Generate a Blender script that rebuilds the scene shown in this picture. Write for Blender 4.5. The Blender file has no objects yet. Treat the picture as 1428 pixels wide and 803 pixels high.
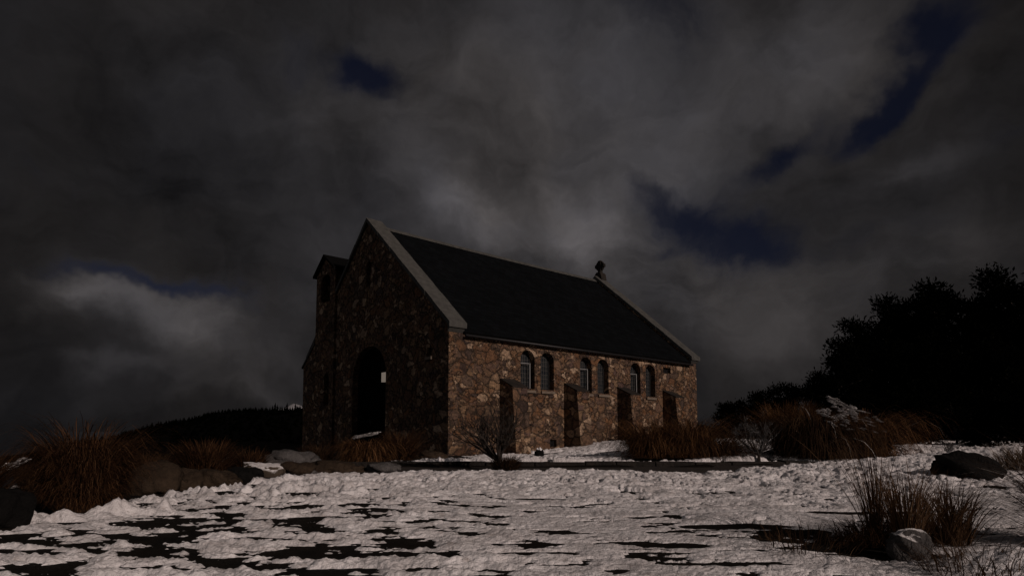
import bpy, bmesh, math, random
import numpy as np
from mathutils import Vector, Matrix, Euler
R = math.radians
random.seed(7)
scene = bpy.context.scene
COL = scene.collection

# ------------------------------------------------------------------ camera
cam_d = bpy.data.cameras.new('camera')
cam = bpy.data.objects.new('camera', cam_d)
COL.objects.link(cam)
cam.location = (0, 0, 0.735)
cam.rotation_euler = (math.pi / 2 + 0.08, 0, 0)
cam_d.sensor_width = 36
cam_d.lens = 820 / 1428 * 36
cam_d.shift_y = (535.4 - 401.5) / 1428
cam_d.clip_start = 0.05
cam_d.clip_end = 12000
scene.camera = cam

# ------------------------------------------------------------------ light
TH = R(40.405)
U = Vector((math.cos(TH), math.sin(TH), 0))
G = Vector((-math.sin(TH), math.cos(TH), 0))
SUN_EL = R(23)
SUN_A = R(1.5)
hd = (-G) * math.cos(SUN_A) + U * math.sin(SUN_A)
to_sun = Vector((hd.x * math.cos(SUN_EL), hd.y * math.cos(SUN_EL), math.sin(SUN_EL)))
sun_d = bpy.data.lights.new('moon', 'SUN')
sun_d.energy = 1.95
sun_d.angle = R(0.6)
sun_d.color = (1.0, 0.82, 0.745)
sun = bpy.data.objects.new('moon', sun_d)
COL.objects.link(sun)
sun.rotation_euler = (-to_sun).to_track_quat('-Z', 'Y').to_euler()

scene.view_settings.view_transform = 'Standard'
scene.view_settings.look = 'None'
scene.view_settings.exposure = 0
scene.view_settings.gamma = 1
scene.view_settings.use_curve_mapping = False
scene.cycles.max_bounces = 6
scene.cycles.use_denoising = True

# ------------------------------------------------------------------ world
def pix_dir(x, y):
    a = (x - 714) / 820; b = (535.4 - y) / 820
    c, s = math.cos(.08), math.sin(.08)
    return Vector((a, c - s * b, s + c * b)).normalized()

world = bpy.data.worlds.new('World')
scene.world = world
world.use_nodes = True
wt = world.node_tree
wt.nodes.clear()
def WN(kind, **kw):
    n = wt.nodes.new(kind)
    for k, v in kw.items():
        setattr(n, k, v)
    return n
def wmath(op, a, b=None, c=None, clamp=False):
    n = WN('ShaderNodeMath', operation=op, use_clamp=clamp)
    for i, v in enumerate((a, b, c)):
        if v is None: continue
        if isinstance(v, (int, float)): n.inputs[i].default_value = v
        else: wt.links.new(v, n.inputs[i])
    return n.outputs[0]
def wvec(op, a, b=None, scale=None):
    n = WN('ShaderNodeVectorMath', operation=op)
    for i, v in enumerate((a, b)):
        if v is None: continue
        if isinstance(v, (tuple, Vector)): n.inputs[i].default_value = tuple(v)
        else: wt.links.new(v, n.inputs[i])
    if scale is not None: n.inputs['Scale'].default_value = scale
    return n.outputs['Value'] if op == 'DOT_PRODUCT' else n.outputs[0]
def wnoise(vec, scale, detail=4, rough=.5, dist=0):
    n = WN('ShaderNodeTexNoise')
    wt.links.new(vec, n.inputs['Vector'])
    n.inputs['Scale'].default_value = scale; n.inputs['Detail'].default_value = detail
    n.inputs['Roughness'].default_value = rough; n.inputs['Distortion'].default_value = dist
    return n
tc = WN('ShaderNodeTexCoord')
dirv = tc.outputs['Generated']
wn1 = wnoise(dirv, 3.2, 4, .55)
w1 = wvec('SCALE', wvec('SUBTRACT', wn1.outputs['Color'], (.5, .5, .5)), scale=.20)
wn2 = wnoise(dirv, 11, 4, .6)
w2 = wvec('SCALE', wvec('SUBTRACT', wn2.outputs['Color'], (.5, .5, .5)), scale=.085)
dw = wvec('ADD', wvec('ADD', dirv, w1), w2)

def blob(x, y, sx, sy, rot=0.0, amp=1.0):
    """soft elliptical cloud region around a sky direction; sizes in degrees-like units of 1/820 rad"""
    c = pix_dir(x, y)
    t1 = Vector((0, 0, 1)).cross(c).normalized() * -1
    t2 = t1.cross(c).normalized()
    if t2.z < 0: t2 = -t2
    ca, sa = math.cos(R(rot)), math.sin(R(rot))
    ax = (t1 * ca + t2 * sa) * (820 / sx)
    ay = (t2 * ca - t1 * sa) * (820 / sy)
    # foreshorten: the angular size shrinks away from the optical axis
    a = wmath('SUBTRACT', wvec('DOT_PRODUCT', dw, ax), ax.dot(c))
    b = wmath('SUBTRACT', wvec('DOT_PRODUCT', dw, ay), ay.dot(c))
    r2 = wmath('MULTIPLY_ADD', b, b, wmath('MULTIPLY', a, a))
    g = wmath('POWER', 2.718, wmath('MULTIPLY', r2, -1.0))
    return wmath('MULTIPLY', g, amp)
def total(lst):
    o = lst[0]
    for v in lst[1:]: o = wmath('ADD', o, v)
    return o
BASE = .0088
CLOUDS = [  # x, y, sx, sy, rot, amp   (amp = radiance added)
    (730, 200, 340, 240, 0, .024), (600, 190, 150, 90, -20, .008), (790, 90, 90, 80, 0, .014),
    (930, 190, 100, 80, 0, .018), (1150, 70, 100, 70, 0, .022), (350, 40, 120, 80, 0, .004),
    (660, 305, 60, 34, -15, .055), (825, 335, 36, 44, 0, .062), (720, 330, 150, 60, 0, .010),
    (960, 400, 130, 60, -20, .022), (1060, 480, 160, 60, 0, .012), (860, 290, 90, 40, 0, .010),
    (140, 398, 46, 14, 0, .030), (280, 450, 55, 40, -30, .050), (195, 425, 80, 32, -15, .018),
    (150, 505, 40, 16, -10, .014), (390, 520, 90, 40, 0, .012), (270, 545, 120, 30, 0, .007),
    (400, 560, 70, 14, 0, .016), (1265, 232, 50, 20, 12, .012), (1300, 360, 60, 40, 0, .009), (1170, 430, 180, 90, 0, .008),
    (460, 400, 70, 90, 0, .006), (1010, 350, 50, 22, -20, .012), (60, 365, 30, 8, 0, .006),
]
GAPS = [
    (520, 108, 46, 28, -28, 1.7), (500, 90, 34, 26, 0, .55), (560, 118, 30, 22, 0, .35), (395, 82, 26, 24, 0, .45), (430, 40, 46, 44, 0, .35), (260, 130, 70, 60, 0, .25),
    (930, 14, 66, 30, 0, .95), (1068, 208, 42, 18, 40, 1.6), (1212, 148, 46, 20, 25, 1.5), (1258, 92, 46, 14, 45, .8), (1312, 22, 52, 32, 20, 1.8), (1160, 160, 50, 20, 15, .6),
    (1000, 318, 98, 42, -15, 1.6), (1070, 350, 46, 24, -20, 1.2), (935, 280, 48, 24, -20, .8), (915, 348, 24, 9, 0, .8), (890, 250, 26, 14, -20, .5),
    (815, 305, 14, 6, 0, .2), (215, 384, 85, 12, -6, 1.5), (330, 418, 60, 26, -35, .55), (1420, 165, 60, 20, 20, .45), (1230, 330, 60, 16, 0, .35), (635, 262, 46, 24, 20, .3),
]
bright = wmath('ADD', total([blob(*c) for c in CLOUDS]), BASE)
# bright lobe added to the unseen sky behind the camera to lift the gable
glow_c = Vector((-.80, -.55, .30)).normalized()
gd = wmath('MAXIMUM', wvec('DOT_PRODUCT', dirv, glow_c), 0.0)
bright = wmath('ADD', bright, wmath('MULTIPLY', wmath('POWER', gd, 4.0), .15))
fb = wnoise(dw, 5.5, 6, .55, .4)
mp = WN('ShaderNodeMapping'); mp.inputs['Scale'].default_value = (1.0, 1.0, 3.2)
wt.links.new(dw, mp.inputs['Vector'])
fb2 = wnoise(mp.outputs[0], 7.0, 5, .55, .3)
mod = wmath('ADD', wmath('MULTIPLY_ADD', fb.outputs['Fac'], 1.9, -.15), wmath('MULTIPLY_ADD', fb2.outputs['Fac'], .8, -.24))
bright = wmath('MULTIPLY', bright, wmath('MAXIMUM', mod, .2))
gaps = total([blob(*g) for g in GAPS])
fb3 = wnoise(dw, 13.0, 5, .6, .5)
gaps = wmath('ADD', gaps, wmath('MULTIPLY_ADD', fb.outputs['Fac'], 1.1, -.56))
gaps = wmath('ADD', gaps, wmath('MULTIPLY_ADD', fb3.outputs['Fac'], 1.5, -.75))
gr = WN('ShaderNodeMapRange', interpolation_type='SMOOTHSTEP')
wt.links.new(gaps, gr.inputs['Value'])
gr.inputs['From Min'].default_value = .12; gr.inputs['From Max'].default_value = 1.95; gr.inputs['To Max'].default_value = .93
tn = WN('ShaderNodeMapRange'); wt.links.new(wnoise(dw, 3.6, 3, .5).outputs['Fac'], tn.inputs[0]); tn.inputs[1].default_value = .38; tn.inputs[2].default_value = .62
cc = WN('ShaderNodeCombineColor')
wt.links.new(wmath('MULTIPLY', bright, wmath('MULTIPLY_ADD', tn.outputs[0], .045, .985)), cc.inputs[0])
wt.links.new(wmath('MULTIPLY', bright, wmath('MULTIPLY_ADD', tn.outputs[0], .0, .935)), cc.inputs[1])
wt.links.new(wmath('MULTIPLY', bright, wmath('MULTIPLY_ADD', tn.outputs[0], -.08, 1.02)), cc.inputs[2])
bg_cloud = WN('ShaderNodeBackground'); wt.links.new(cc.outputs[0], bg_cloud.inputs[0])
bg_cloud.inputs[1].default_value = 1.0
sky = WN('ShaderNodeTexSky', sky_type='NISHITA')
sky.sun_disc = False; sky.sun_elevation = SUN_EL
sky.sun_rotation = math.atan2(to_sun.x, to_sun.y)
bg_sky = WN('ShaderNodeBackground'); wt.links.new(wvec('MULTIPLY', sky.outputs[0], (1.15, 1.0, 1.55)), bg_sky.inputs[0])
bg_sky.inputs[1].default_value = 0.0025
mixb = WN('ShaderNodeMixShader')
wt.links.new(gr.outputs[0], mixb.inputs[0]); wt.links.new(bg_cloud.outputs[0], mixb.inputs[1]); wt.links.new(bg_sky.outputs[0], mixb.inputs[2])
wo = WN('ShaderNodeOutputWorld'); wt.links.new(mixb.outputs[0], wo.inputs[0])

# ------------------------------------------------------------------ helpers
def tag(o, label=None, cat=None, group=None, kind=None):
    if label: o['label'] = label
    if cat: o['category'] = cat
    if group: o['group'] = group
    if kind: o['kind'] = kind
    return o
def empty(name, loc=(0, 0, 0), rz=0.0):
    o = bpy.data.objects.new(name, None); COL.objects.link(o)
    o.location = loc; o.rotation_euler = (0, 0, rz); o.empty_display_size = .2
    return o
def link_mesh(name, me, mat, parent=None, loc=None, rz=0.0):
    if mat: me.materials.append(mat)
    o = bpy.data.objects.new(name, me); COL.objects.link(o)
    if parent: o.parent = parent
    if loc: o.location = loc
    if rz: o.rotation_euler = (0, 0, rz)
    return o
def from_bm(name, bm, mat, parent=None, loc=None, rz=0.0, smooth=False):
    bmesh.ops.recalc_face_normals(bm, faces=bm.faces[:])
    me = bpy.data.meshes.new(name); bm.to_mesh(me); bm.free()
    if smooth: me.polygons.foreach_set('use_smooth', [True] * len(me.polygons))
    return link_mesh(name, me, mat, parent, loc, rz)
def from_np(name, verts, quads, mat, parent=None, loc=None, rz=0.0, smooth=True, uv=None):
    me = bpy.data.meshes.new(name)
    verts = np.asarray(verts, np.float32); quads = np.asarray(quads, np.int32)
    k = quads.shape[1]
    me.vertices.add(len(verts)); me.vertices.foreach_set('co', verts.ravel())
    me.loops.add(quads.size); me.loops.foreach_set('vertex_index', quads.ravel())
    me.polygons.add(len(quads))
    me.polygons.foreach_set('loop_start', np.arange(0, quads.size, k, dtype=np.int32))
    me.polygons.foreach_set('loop_total', np.full(len(quads), k, np.int32))
    me.polygons.foreach_set('use_smooth', np.full(len(quads), smooth))
    if uv is not None:
        ul = me.uv_layers.new(name='UVMap')
        ul.data.foreach_set('uv', np.asarray(uv, np.float32)[quads.ravel()].ravel())
    me.update(calc_edges=True); me.validate()
    return link_mesh(name, me, mat, parent, loc, rz)
def box(bm, x0, x1, y0, y1, z0, z1):
    vs = [bm.verts.new(p) for p in ((x0,y0,z0),(x1,y0,z0),(x1,y1,z0),(x0,y1,z0),(x0,y0,z1),(x1,y0,z1),(x1,y1,z1),(x0,y1,z1))]
    for f in ((0,3,2,1),(4,5,6,7),(0,1,5,4),(1,2,6,5),(2,3,7,6),(3,0,4,7)):
        bm.faces.new([vs[i] for i in f])
    return vs
def prism(bm, pts, axis, a0, a1):
    """extrude a 2D polygon: axis 'x' -> pts are (y,z); axis 'y' -> pts are (x,z)"""
    mk = (lambda p, a: (a, p[0], p[1])) if axis == 'x' else (lambda p, a: (p[0], a, p[1]))
    A = [bm.verts.new(mk(p, a0)) for p in pts]; B = [bm.verts.new(mk(p, a1)) for p in pts]
    bm.faces.new(A); bm.faces.new(B[::-1])
    n = len(pts)
    for i in range(n): bm.faces.new((A[i], A[(i+1) % n], B[(i+1) % n], B[i]))
def tube(bm, pts, radii, seg=6):
    rings = []
    for i, p in enumerate(pts):
        p = Vector(p)
        d = (Vector(pts[min(i+1, len(pts)-1)]) - Vector(pts[max(i-1, 0)])).normalized()
        a = d.cross(Vector((0, 0, 1)));
        if a.length < .05: a = d.cross(Vector((1, 0, 0)))
        a.normalize(); b = d.cross(a)
        rings.append([bm.verts.new(p + (a * math.cos(t) + b * math.sin(t)) * radii[i]) for t in [k * 2 * math.pi / seg for k in range(seg)]])
    for r0, r1 in zip(rings, rings[1:]):
        for k in range(seg): bm.faces.new((r0[k], r0[(k+1) % seg], r1[(k+1) % seg], r1[k]))
    bm.faces.new(rings[0][::-1]); bm.faces.new(rings[-1])
def holed_wall(bm, outline, holes, axis, a0, a1):
    """wall slab with openings; the openings' reveals run through the whole thickness"""
    mk = (lambda p, a: (a, p[0], p[1])) if axis == 'x' else (lambda p, a: (p[0], a, p[1]))
    layers = []
    for a in (a0, a1):
        loops = []; edges = []
        for L in [outline] + holes:
            vs = [bm.verts.new(mk(p, a)) for p in L]
            edges += [bm.edges.new((vs[i], vs[(i+1) % len(vs)])) for i in range(len(vs))]
            loops.append(vs)
        bmesh.ops.triangle_fill(bm, use_beauty=True, edges=edges)
        layers.append(loops)
    for l0, l1 in zip(*layers):
        n = len(l0)
        for i in range(n): bm.faces.new((l0[i], l0[(i+1) % n], l1[(i+1) % n], l1[i]))
def arch(c, w, z0, spring, top, n=12):
    h = w / 2
    pts = [(c - h, z0), (c + h, z0)]
    for i in range(n + 1):
        t = math.pi * i / n
        pts.append((c + h * math.cos(t), spring + (top - spring) * math.sin(t)))
    return pts

# numpy noise
def _hash(ix, iy, seed):
    h = (ix.astype(np.int64) * 374761393 + iy.astype(np.int64) * 668265263 + seed * 974634721) & 0xffffffff
    h = ((h ^ (h >> 13)) * 1274126177) & 0xffffffff
    return ((h ^ (h >> 16)) & 0xffffff) / float(0xffffff)
def vnoise(x, y, seed=0):
    ix, iy = np.floor(x), np.floor(y); fx, fy = x - ix, y - iy
    ux, uy = fx*fx*fx*(fx*(fx*6-15)+10), fy*fy*fy*(fy*(fy*6-15)+10)
    def gr(dx, dy):
        a = _hash(ix + dx, iy + dy, seed) * 2 * np.pi
        return np.cos(a) * (fx - dx) + np.sin(a) * (fy - dy)
    n = (gr(0,0)*(1-ux)+gr(1,0)*ux)*(1-uy) + (gr(0,1)*(1-ux)+gr(1,1)*ux)*uy
    return n * 1.5
def fbm(x, y, oct=4, seed=0, gain=.5):
    s = 0; a = 1
    for o in range(oct):
        s = s + a * vnoise(x * 2**o, y * 2**o, seed + o * 17); a *= gain
    return s
def worley(x, y, seed=0):
    ix, iy = np.floor(x), np.floor(y)
    f1 = np.full(np.shape(x), 9.0); f2 = f1.copy(); cid = np.zeros(np.shape(x))
    for dx in (-1, 0, 1):
        for dy in (-1, 0, 1):
            px = ix + dx + _hash(ix+dx, iy+dy, seed); py = iy + dy + _hash(ix+dx, iy+dy, seed+5)
            d = np.hypot(px - x, py - y); m = d < f1
            f2 = np.where(m, f1, np.minimum(f2, d)); cid = np.where(m, _hash(ix+dx, iy+dy, seed+9), cid); f1 = np.where(m, d, f1)
    return f1, f2, cid
def sst(a, b, x):
    t = np.clip((x - a) / (b - a), 0, 1); return t * t * (3 - 2 * t)

# ------------------------------------------------------------------ materials
class MatB:
    def __init__(s, name):
        s.m = bpy.data.materials.new(name); s.m.use_nodes = True; s.t = s.m.node_tree
        s.b = s.t.nodes['Principled BSDF']; s.b.inputs['Roughness'].default_value = .85
        s.b.inputs['Specular IOR Level'].default_value = .3
    def n(s, kind, ins=None, **kw):
        n = s.t.nodes.new(kind)
        for k, v in kw.items(): setattr(n, k, v)
        for k, v in (ins or {}).items():
            if hasattr(v, 'is_output'): s.t.links.new(v, n.inputs[k])
            else: n.inputs[k].default_value = v
        return n
    def link(s, a, b): s.t.links.new(a, b)
    def coord(s, scale=(1,1,1), out='Object'):
        t = s.n('ShaderNodeTexCoord'); m = s.n('ShaderNodeMapping', {'Vector': t.outputs[out], 'Scale': scale}); return m.outputs[0]
    def noise(s, v, scale, detail=4, rough=.55):
        return s.n('ShaderNodeTexNoise', {'Vector': v, 'Scale': scale, 'Detail': detail, 'Roughness': rough})
    def ramp(s, fac, stops, interp='LINEAR'):
        r = s.n('ShaderNodeValToRGB', {'Fac': fac}); e = r.color_ramp; e.interpolation = interp
        while len(e.elements) < len(stops): e.elements.new(.5)
        for el, (p, c) in zip(e.elements, stops): el.position = p; el.color = (*c, 1)
        return r.outputs[0]
    def bump(s, h, dist, strength=1.0, prev=None):
        ins = {'Height': h, 'Distance': dist, 'Strength': strength}
        if prev: ins['Normal'] = prev
        return s.n('ShaderNodeBump', ins).outputs[0]
    def math(s, op, a, b=None, clamp=False):
        ins = {0: a}
        if b is not None: ins[1] = b
        return s.n('ShaderNodeMath', ins, operation=op, use_clamp=clamp).outputs[0]
    def mix(s, f, a, b, blend='MIX'):
        n = s.n('ShaderNodeMix', data_type='RGBA', blend_type=blend)
        for i, v in ((0, f), (6, a), (7, b)):
            if hasattr(v, 'is_output'): s.t.links.new(v, n.inputs[i])
            else: n.inputs[i].default_value = v if i == 0 else (*v, 1)
        return n.outputs[2]
    def set(s, col=None, normal=None, rough=None):
        if col is not None:
            if hasattr(col, 'is_output'): s.link(col, s.b.inputs['Base Color'])
            else: s.b.inputs['Base Color'].default_value = (*col, 1)
        if normal is not None: s.link(normal, s.b.inputs['Normal'])
        if rough is not None: s.b.inputs['Roughness'].default_value = rough
        return s.m

def m_rubble():
    m = MatB('rubble_stone')
    c = m.coord((1, 1, 1.3))
    wn = m.noise(c, 2.6, 5, .6)
    off = m.n('ShaderNodeVectorMath', {0: wn.outputs['Color'], 1: (.5, .5, .5)}, operation='SUBTRACT')
    sc = m.n('ShaderNodeVectorMath', {0: off.outputs[0], 'Scale': .55}, operation='SCALE')
    v = m.n('ShaderNodeVectorMath', {0: c, 1: sc.outputs[0]}, operation='ADD').outputs[0]
    sel = m.noise(c, 1.1, 2)
    sel = m.n('ShaderNodeMapRange', {0: sel.outputs[0], 1: .47, 2: .53}).outputs[0]
    def vor(feature, scale): return m.n('ShaderNodeTexVoronoi', {'Vector': v, 'Scale': scale}, feature=feature)
    cA, eA, cB, eB = vor('F1', 2.55), vor('DISTANCE_TO_EDGE', 2.55), vor('F1', 4.6), vor('DISTANCE_TO_EDGE', 4.6)
    cc = m.mix(sel, cA.outputs['Color'], cB.outputs['Color'])
    mixf = m.n('ShaderNodeMix', {0: sel, 2: eA.outputs['Distance'], 3: m.math('MULTIPLY', eB.outputs['Distance'], 1.3)}, data_type='FLOAT')
    edge = mixf.outputs[0]
    sep = m.n('ShaderNodeSeparateColor', {0: cc})
    col = m.ramp(sep.outputs[0], [(0, (.060, .044, .038)), (.12, (.22, .125, .066)), (.26, (.12, .086, .062)), (.38, (.26, .168, .098)),
                                  (.50, (.13, .094, .085)), (.62, (.28, .20, .125)), (.74, (.085, .066, .060)), (.84, (.33, .24, .155)), (.97, (.55, .45, .34))])
    vn = m.noise(c, 8, 7, .7)
    col = m.mix(.9, col, m.ramp(vn.outputs[0], [(.28, (.22, .19, .18)), (.5, (.85, .82, .8)), (.72, (1.6, 1.5, 1.4))]), 'MULTIPLY')
    fine = m.noise(c, 30, 4, .7)
    col = m.mix(.8, col, m.ramp(fine.outputs[0], [(.32, (.35, .33, .32)), (.68, (1.5, 1.45, 1.4))]), 'MULTIPLY')
    mask = m.n('ShaderNodeMapRange', {0: m.math('ADD', edge, m.math('MULTIPLY', m.math('SUBTRACT', fine.outputs[0], .5), .08)), 1: .01, 2: .075}).outputs[0]
    col = m.mix(mask, (.062, .046, .032), col)
    patch = m.noise(c, .9, 4)
    col = m.mix(.8, col, m.ramp(patch.outputs[0], [(.3, (.55, .50, .50)), (.65, (1.25, 1.15, 1.05))]), 'MULTIPLY')
    nrm = m.bump(m.math('MINIMUM', edge, .14), .30, .9)
    nrm = m.bump(m.math('MULTIPLY', sep.outputs[1], mask), .05, .8, nrm)
    nrm = m.bump(vn.outputs[0], .14, .9, nrm)
    nrm = m.bump(fine.outputs[0], .03, .8, nrm)
    return m.set(col, nrm, .9)
def m_plain(name, c0, c1, scale=6, bump=.01, rough=.8, bscale=None, spec=.3):
    m = MatB(name); c = m.coord()
    n = m.noise(c, scale, 5); n2 = m.noise(c, bscale or scale * 4, 4)
    col = m.ramp(n.outputs[0], [(.3, c0), (.7, c1)])
    m.b.inputs['Specular IOR Level'].default_value = spec
    return m.set(col, m.bump(n2.outputs[0], bump), rough)
def m_slate():
    m = MatB('slate_roof')
    t = m.n('ShaderNodeTexCoord')
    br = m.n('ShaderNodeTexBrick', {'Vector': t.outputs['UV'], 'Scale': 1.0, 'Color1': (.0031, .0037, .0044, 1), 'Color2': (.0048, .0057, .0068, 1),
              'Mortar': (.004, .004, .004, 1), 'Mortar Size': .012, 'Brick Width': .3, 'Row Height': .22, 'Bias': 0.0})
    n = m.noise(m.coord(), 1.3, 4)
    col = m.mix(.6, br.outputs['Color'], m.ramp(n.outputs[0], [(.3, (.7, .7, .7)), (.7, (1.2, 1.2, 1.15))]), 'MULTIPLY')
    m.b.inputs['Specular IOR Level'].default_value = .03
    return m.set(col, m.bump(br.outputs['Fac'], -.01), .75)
def m_snow():
    m = MatB('snow'); c = m.coord()
    n = m.noise(c, 26, 5, .6); n2 = m.noise(c, 90, 3, .6); n3 = m.noise(c, 2.0, 7, .65)
    col = m.ramp(n3.outputs[0], [(.32, (.54, .515, .505)), (.62, (.88, .86, .855))])
    dirt = m.noise(c, 9, 6, .7)
    col = m.mix(m.n('ShaderNodeMapRange', {0: dirt.outputs[0], 1: .54, 2: .72, 4: .6}).outputs[0], col, (.20, .15, .12))
    nr = m.bump(n.outputs[0], .035, .9); nr = m.bump(n2.outputs[0], .008, .8, nr)
    return m.set(col, nr, .75)
def m_soil():
    m = MatB('dark_soil'); c = m.coord()
    n = m.noise(c, 5, 6, .65); n2 = m.noise(c, 40, 4, .7)
    col = m.ramp(n.outputs[0], [(.3, (.0035, .0028, .002)), (.7, (.016, .012, .008))])
    m.b.inputs['Specular IOR Level'].default_value = .1
    return m.set(col, m.bump(n2.outputs[0], .06), .95)
def m_rock(name, c0, c1, snow=False):
    m = MatB(name); c = m.coord(); m.b.inputs['Specular IOR Level'].default_value = .1
    n = m.noise(c, 3.5, 7, .65); n2 = m.noise(c, 16, 6, .7); v = m.n('ShaderNodeTexVoronoi', {'Vector': c, 'Scale': 5.0}, feature='DISTANCE_TO_EDGE')
    col = m.ramp(n.outputs[0], [(.28, c0), (.7, c1)])
    col = m.mix(.6, col, m.ramp(n2.outputs[0], [(.3, (.5, .5, .5)), (.72, (1.4, 1.35, 1.3))]), 'MULTIPLY')
    nr = m.bump(n2.outputs[0], .06, .9); nr = m.bump(m.math('MINIMUM', v.outputs[0], .06), .15, .5, nr)
    if snow:
        g = m.n('ShaderNodeNewGeometry'); sz = m.n('ShaderNodeSeparateXYZ', {0: g.outputs['Normal']})
        f = m.math('ADD', sz.outputs[2], m.math('MULTIPLY', n2.outputs[0], .7))
        f = m.n('ShaderNodeMapRange', {0: f, 1: 1.05, 2: 1.2}).outputs[0]
        col = m.mix(f, col, (.72, .7, .69))
    return m.set(col, nr, .85)
def m_grass(name, stops, spec=.12):
    m = MatB(name); t = m.n('ShaderNodeTexCoord'); s = m.n('ShaderNodeSeparateXYZ', {0: t.outputs['UV']})
    col = m.ramp(s.outputs[0], stops)
    tr = m.n('ShaderNodeBsdfTranslucent', {'Color': col})
    mx = m.n('ShaderNodeMixShader', {0: .25}); m.link(m.b.outputs[0], mx.inputs[1]); m.link(tr.outputs[0], mx.inputs[2])
    m.link(mx.outputs[0], m.t.nodes['Material Output'].inputs[0])
    m.b.inputs['Specular IOR Level'].default_value = spec
    return m.set(col, None, .8)
def m_pane():
    m = MatB('leaded_glass')
    t = m.n('ShaderNodeTexCoord'); mp = m.n('ShaderNodeMapping', {'Vector': t.outputs['Object'], 'Rotation': (R(90), 0, 0)})
    br = m.n('ShaderNodeTexBrick', {'Vector': mp.outputs[0], 'Scale': 1.0, 'Color1': (.010, .013, .016, 1), 'Color2': (.022, .024, .024, 1), 'Mortar': (.09, .085, .08, 1),
             'Mortar Size': .007, 'Brick Width': .11, 'Row Height': .15}, offset=0.0)
    m.b.inputs['Specular IOR Level'].default_value = .5
    return m.set(br.outputs['Color'], m.bump(br.outputs['Fac'], .01), .25)
M = dict(
    rubble=m_rubble(), slate=m_slate(), snow=m_snow(), soil=m_soil(), pane=m_pane(),
    coping=m_plain('dressed_stone', (.042, .042, .038), (.075, .074, .067), 5, .012, .85, 30),
    sill=m_plain('sill_stone', (.11, .085, .065), (.18, .145, .11), 5, .02, .85, 24),
    iron=m_plain('black_iron', (.008, .008, .009), (.014, .013, .013), 8, .003, .5),
    darkwood=m_plain('dark_door_wood', (.0015, .0012, .001), (.004, .003, .0025), 3, .01, .9, 30, spec=.02),
    white=m_plain('white_painted_frame', (.16, .16, .158), (.22, .22, .215), 9, .002, .6),
    paper=m_plain('pale_notice', (.5, .47, .43), (.6, .57, .52), 9, .002, .6),
    kerb=m_plain('kerb_stone', (.006, .005, .004), (.022, .017, .013), 3, .04, .9, 12),
    path=m_plain('path_gravel', (.014, .011, .009), (.035, .027, .021), 8, .02, .9, 60),
    rock_brown=m_rock('brown_rock', (.015, .010, .007), (.058, .041, .027)),
    rock_grey=m_rock('grey_rock', (.045, .043, .042), (.13, .125, .122)),
    rock_black=m_rock('black_rock', (.003, .003, .003), (.009, .0085, .008)),
    rock_frosted=m_rock('frosted_rock', (.035, .033, .032), (.11, .105, .102), True),
    rock_snow=m_rock('snowy_rock', (.03, .023, .017), (.10, .08, .06), True),
    rust=m_grass('rust_tussock', [(0, (.012, .007, .004)), (.45, (.058, .027, .012)), (.85, (.125, .062, .027)), (1, (.26, .16, .09))]),
    brown=m_grass('brown_tussock', [(0, (.016, .010, .006)), (.45, (.045, .024, .012)), (.85, (.08, .045, .022)), (1, (.14, .09, .05))]),
    amber=m_grass('amber_tussock', [(0, (.02, .011, .005)), (.45, (.09, .042, .017)), (.85, (.20, .10, .042)), (1, (.34, .2, .1))]),
    straw=m_grass('straw_tussock', [(0, (.02, .010, .005)), (.45, (.085, .045, .022)), (.85, (.18, .11, .06)), (1, (.34, .25, .16))]),
    pale=m_grass('pale_tussock', [(0, (.05, .035, .022)), (.5, (.13, .09, .06)), (1, (.26, .2, .14))]),
    frost=m_grass('frosted_grass', [(0, (.25, .22, .19)), (1, (.6, .57, .54))]),
    bark=m_plain('bark', (.014, .010, .008), (.035, .027, .021), 6, .02, .9),
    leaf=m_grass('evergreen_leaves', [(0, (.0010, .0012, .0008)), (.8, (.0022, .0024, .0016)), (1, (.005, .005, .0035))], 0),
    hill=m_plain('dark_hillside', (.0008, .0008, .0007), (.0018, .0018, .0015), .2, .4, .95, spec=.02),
    mount=m_plain('snowy_mountain', (.16, .16, .165), (.30, .30, .31), .01, 2, .9),
)
mw = MatB('lake_water'); mw.set((.006, .008, .012), mw.bump(mw.noise(mw.coord((1, 3, 1)), .5, 3).outputs[0], .1, .4), .18); M['water'] = mw.m
ml = MatB('panel_added_glow'); ml.set((.5, .45, .38)); ml.b.inputs['Emission Color'].default_value = (1, .82, .66, 1); ml.b.inputs['Emission Strength'].default_value = .12; M['panel_glow'] = ml.m  # emission added to keep the door's pale panel bright; no lamp known there

# ------------------------------------------------------------------ terrain
KERB_Y = 12.0
A0 = Vector((-1.908, 17.587, 0))
CL, CW = 13.35, 10.9     # church length and width
def to_local(x, y):
    dx, dy = x - A0.x, y - A0.y
    return dx * U.x + dy * U.y, dx * G.x + dy * G.y
def terrain(x, y):
    x = np.asarray(x, float); y = np.asarray(y, float)
    z = .03 * fbm(x * .35, y * .35, 2, 3)
    back = sst(KERB_Y - .05, KERB_Y + .05, y) * sst(-3.6, -2.6, x)
    bank = .10 * (1 - sst(12.5, 15, y)) * (1 - sst(0, 4, x)) + sst(0, 5, x) * (.10 + .15 * sst(12, 14.5, y) + .13 * sst(14.5, 22, y))
    z = z * (1 - back) + back * (bank + .015 * fbm(x * .6, y * .6, 2, 9))
    z = z + (1 - back) * .10 * sst(3, 7, x) * sst(6.5, 11, y) + (1 - back) * .16 * sst(7, 10, x) * sst(6, 9, y)
    fall = sst(6.5, 24, -x) + sst(32, 50, y) * (1 - sst(12, 18, x))
    z = z - np.minimum(fall, 1.0) * 9.0 - 7 * sst(50, 110, np.hypot(x, y))
    return z
def tz(x, y): return float(terrain(np.array([x]), np.array([y]))[0])

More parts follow.
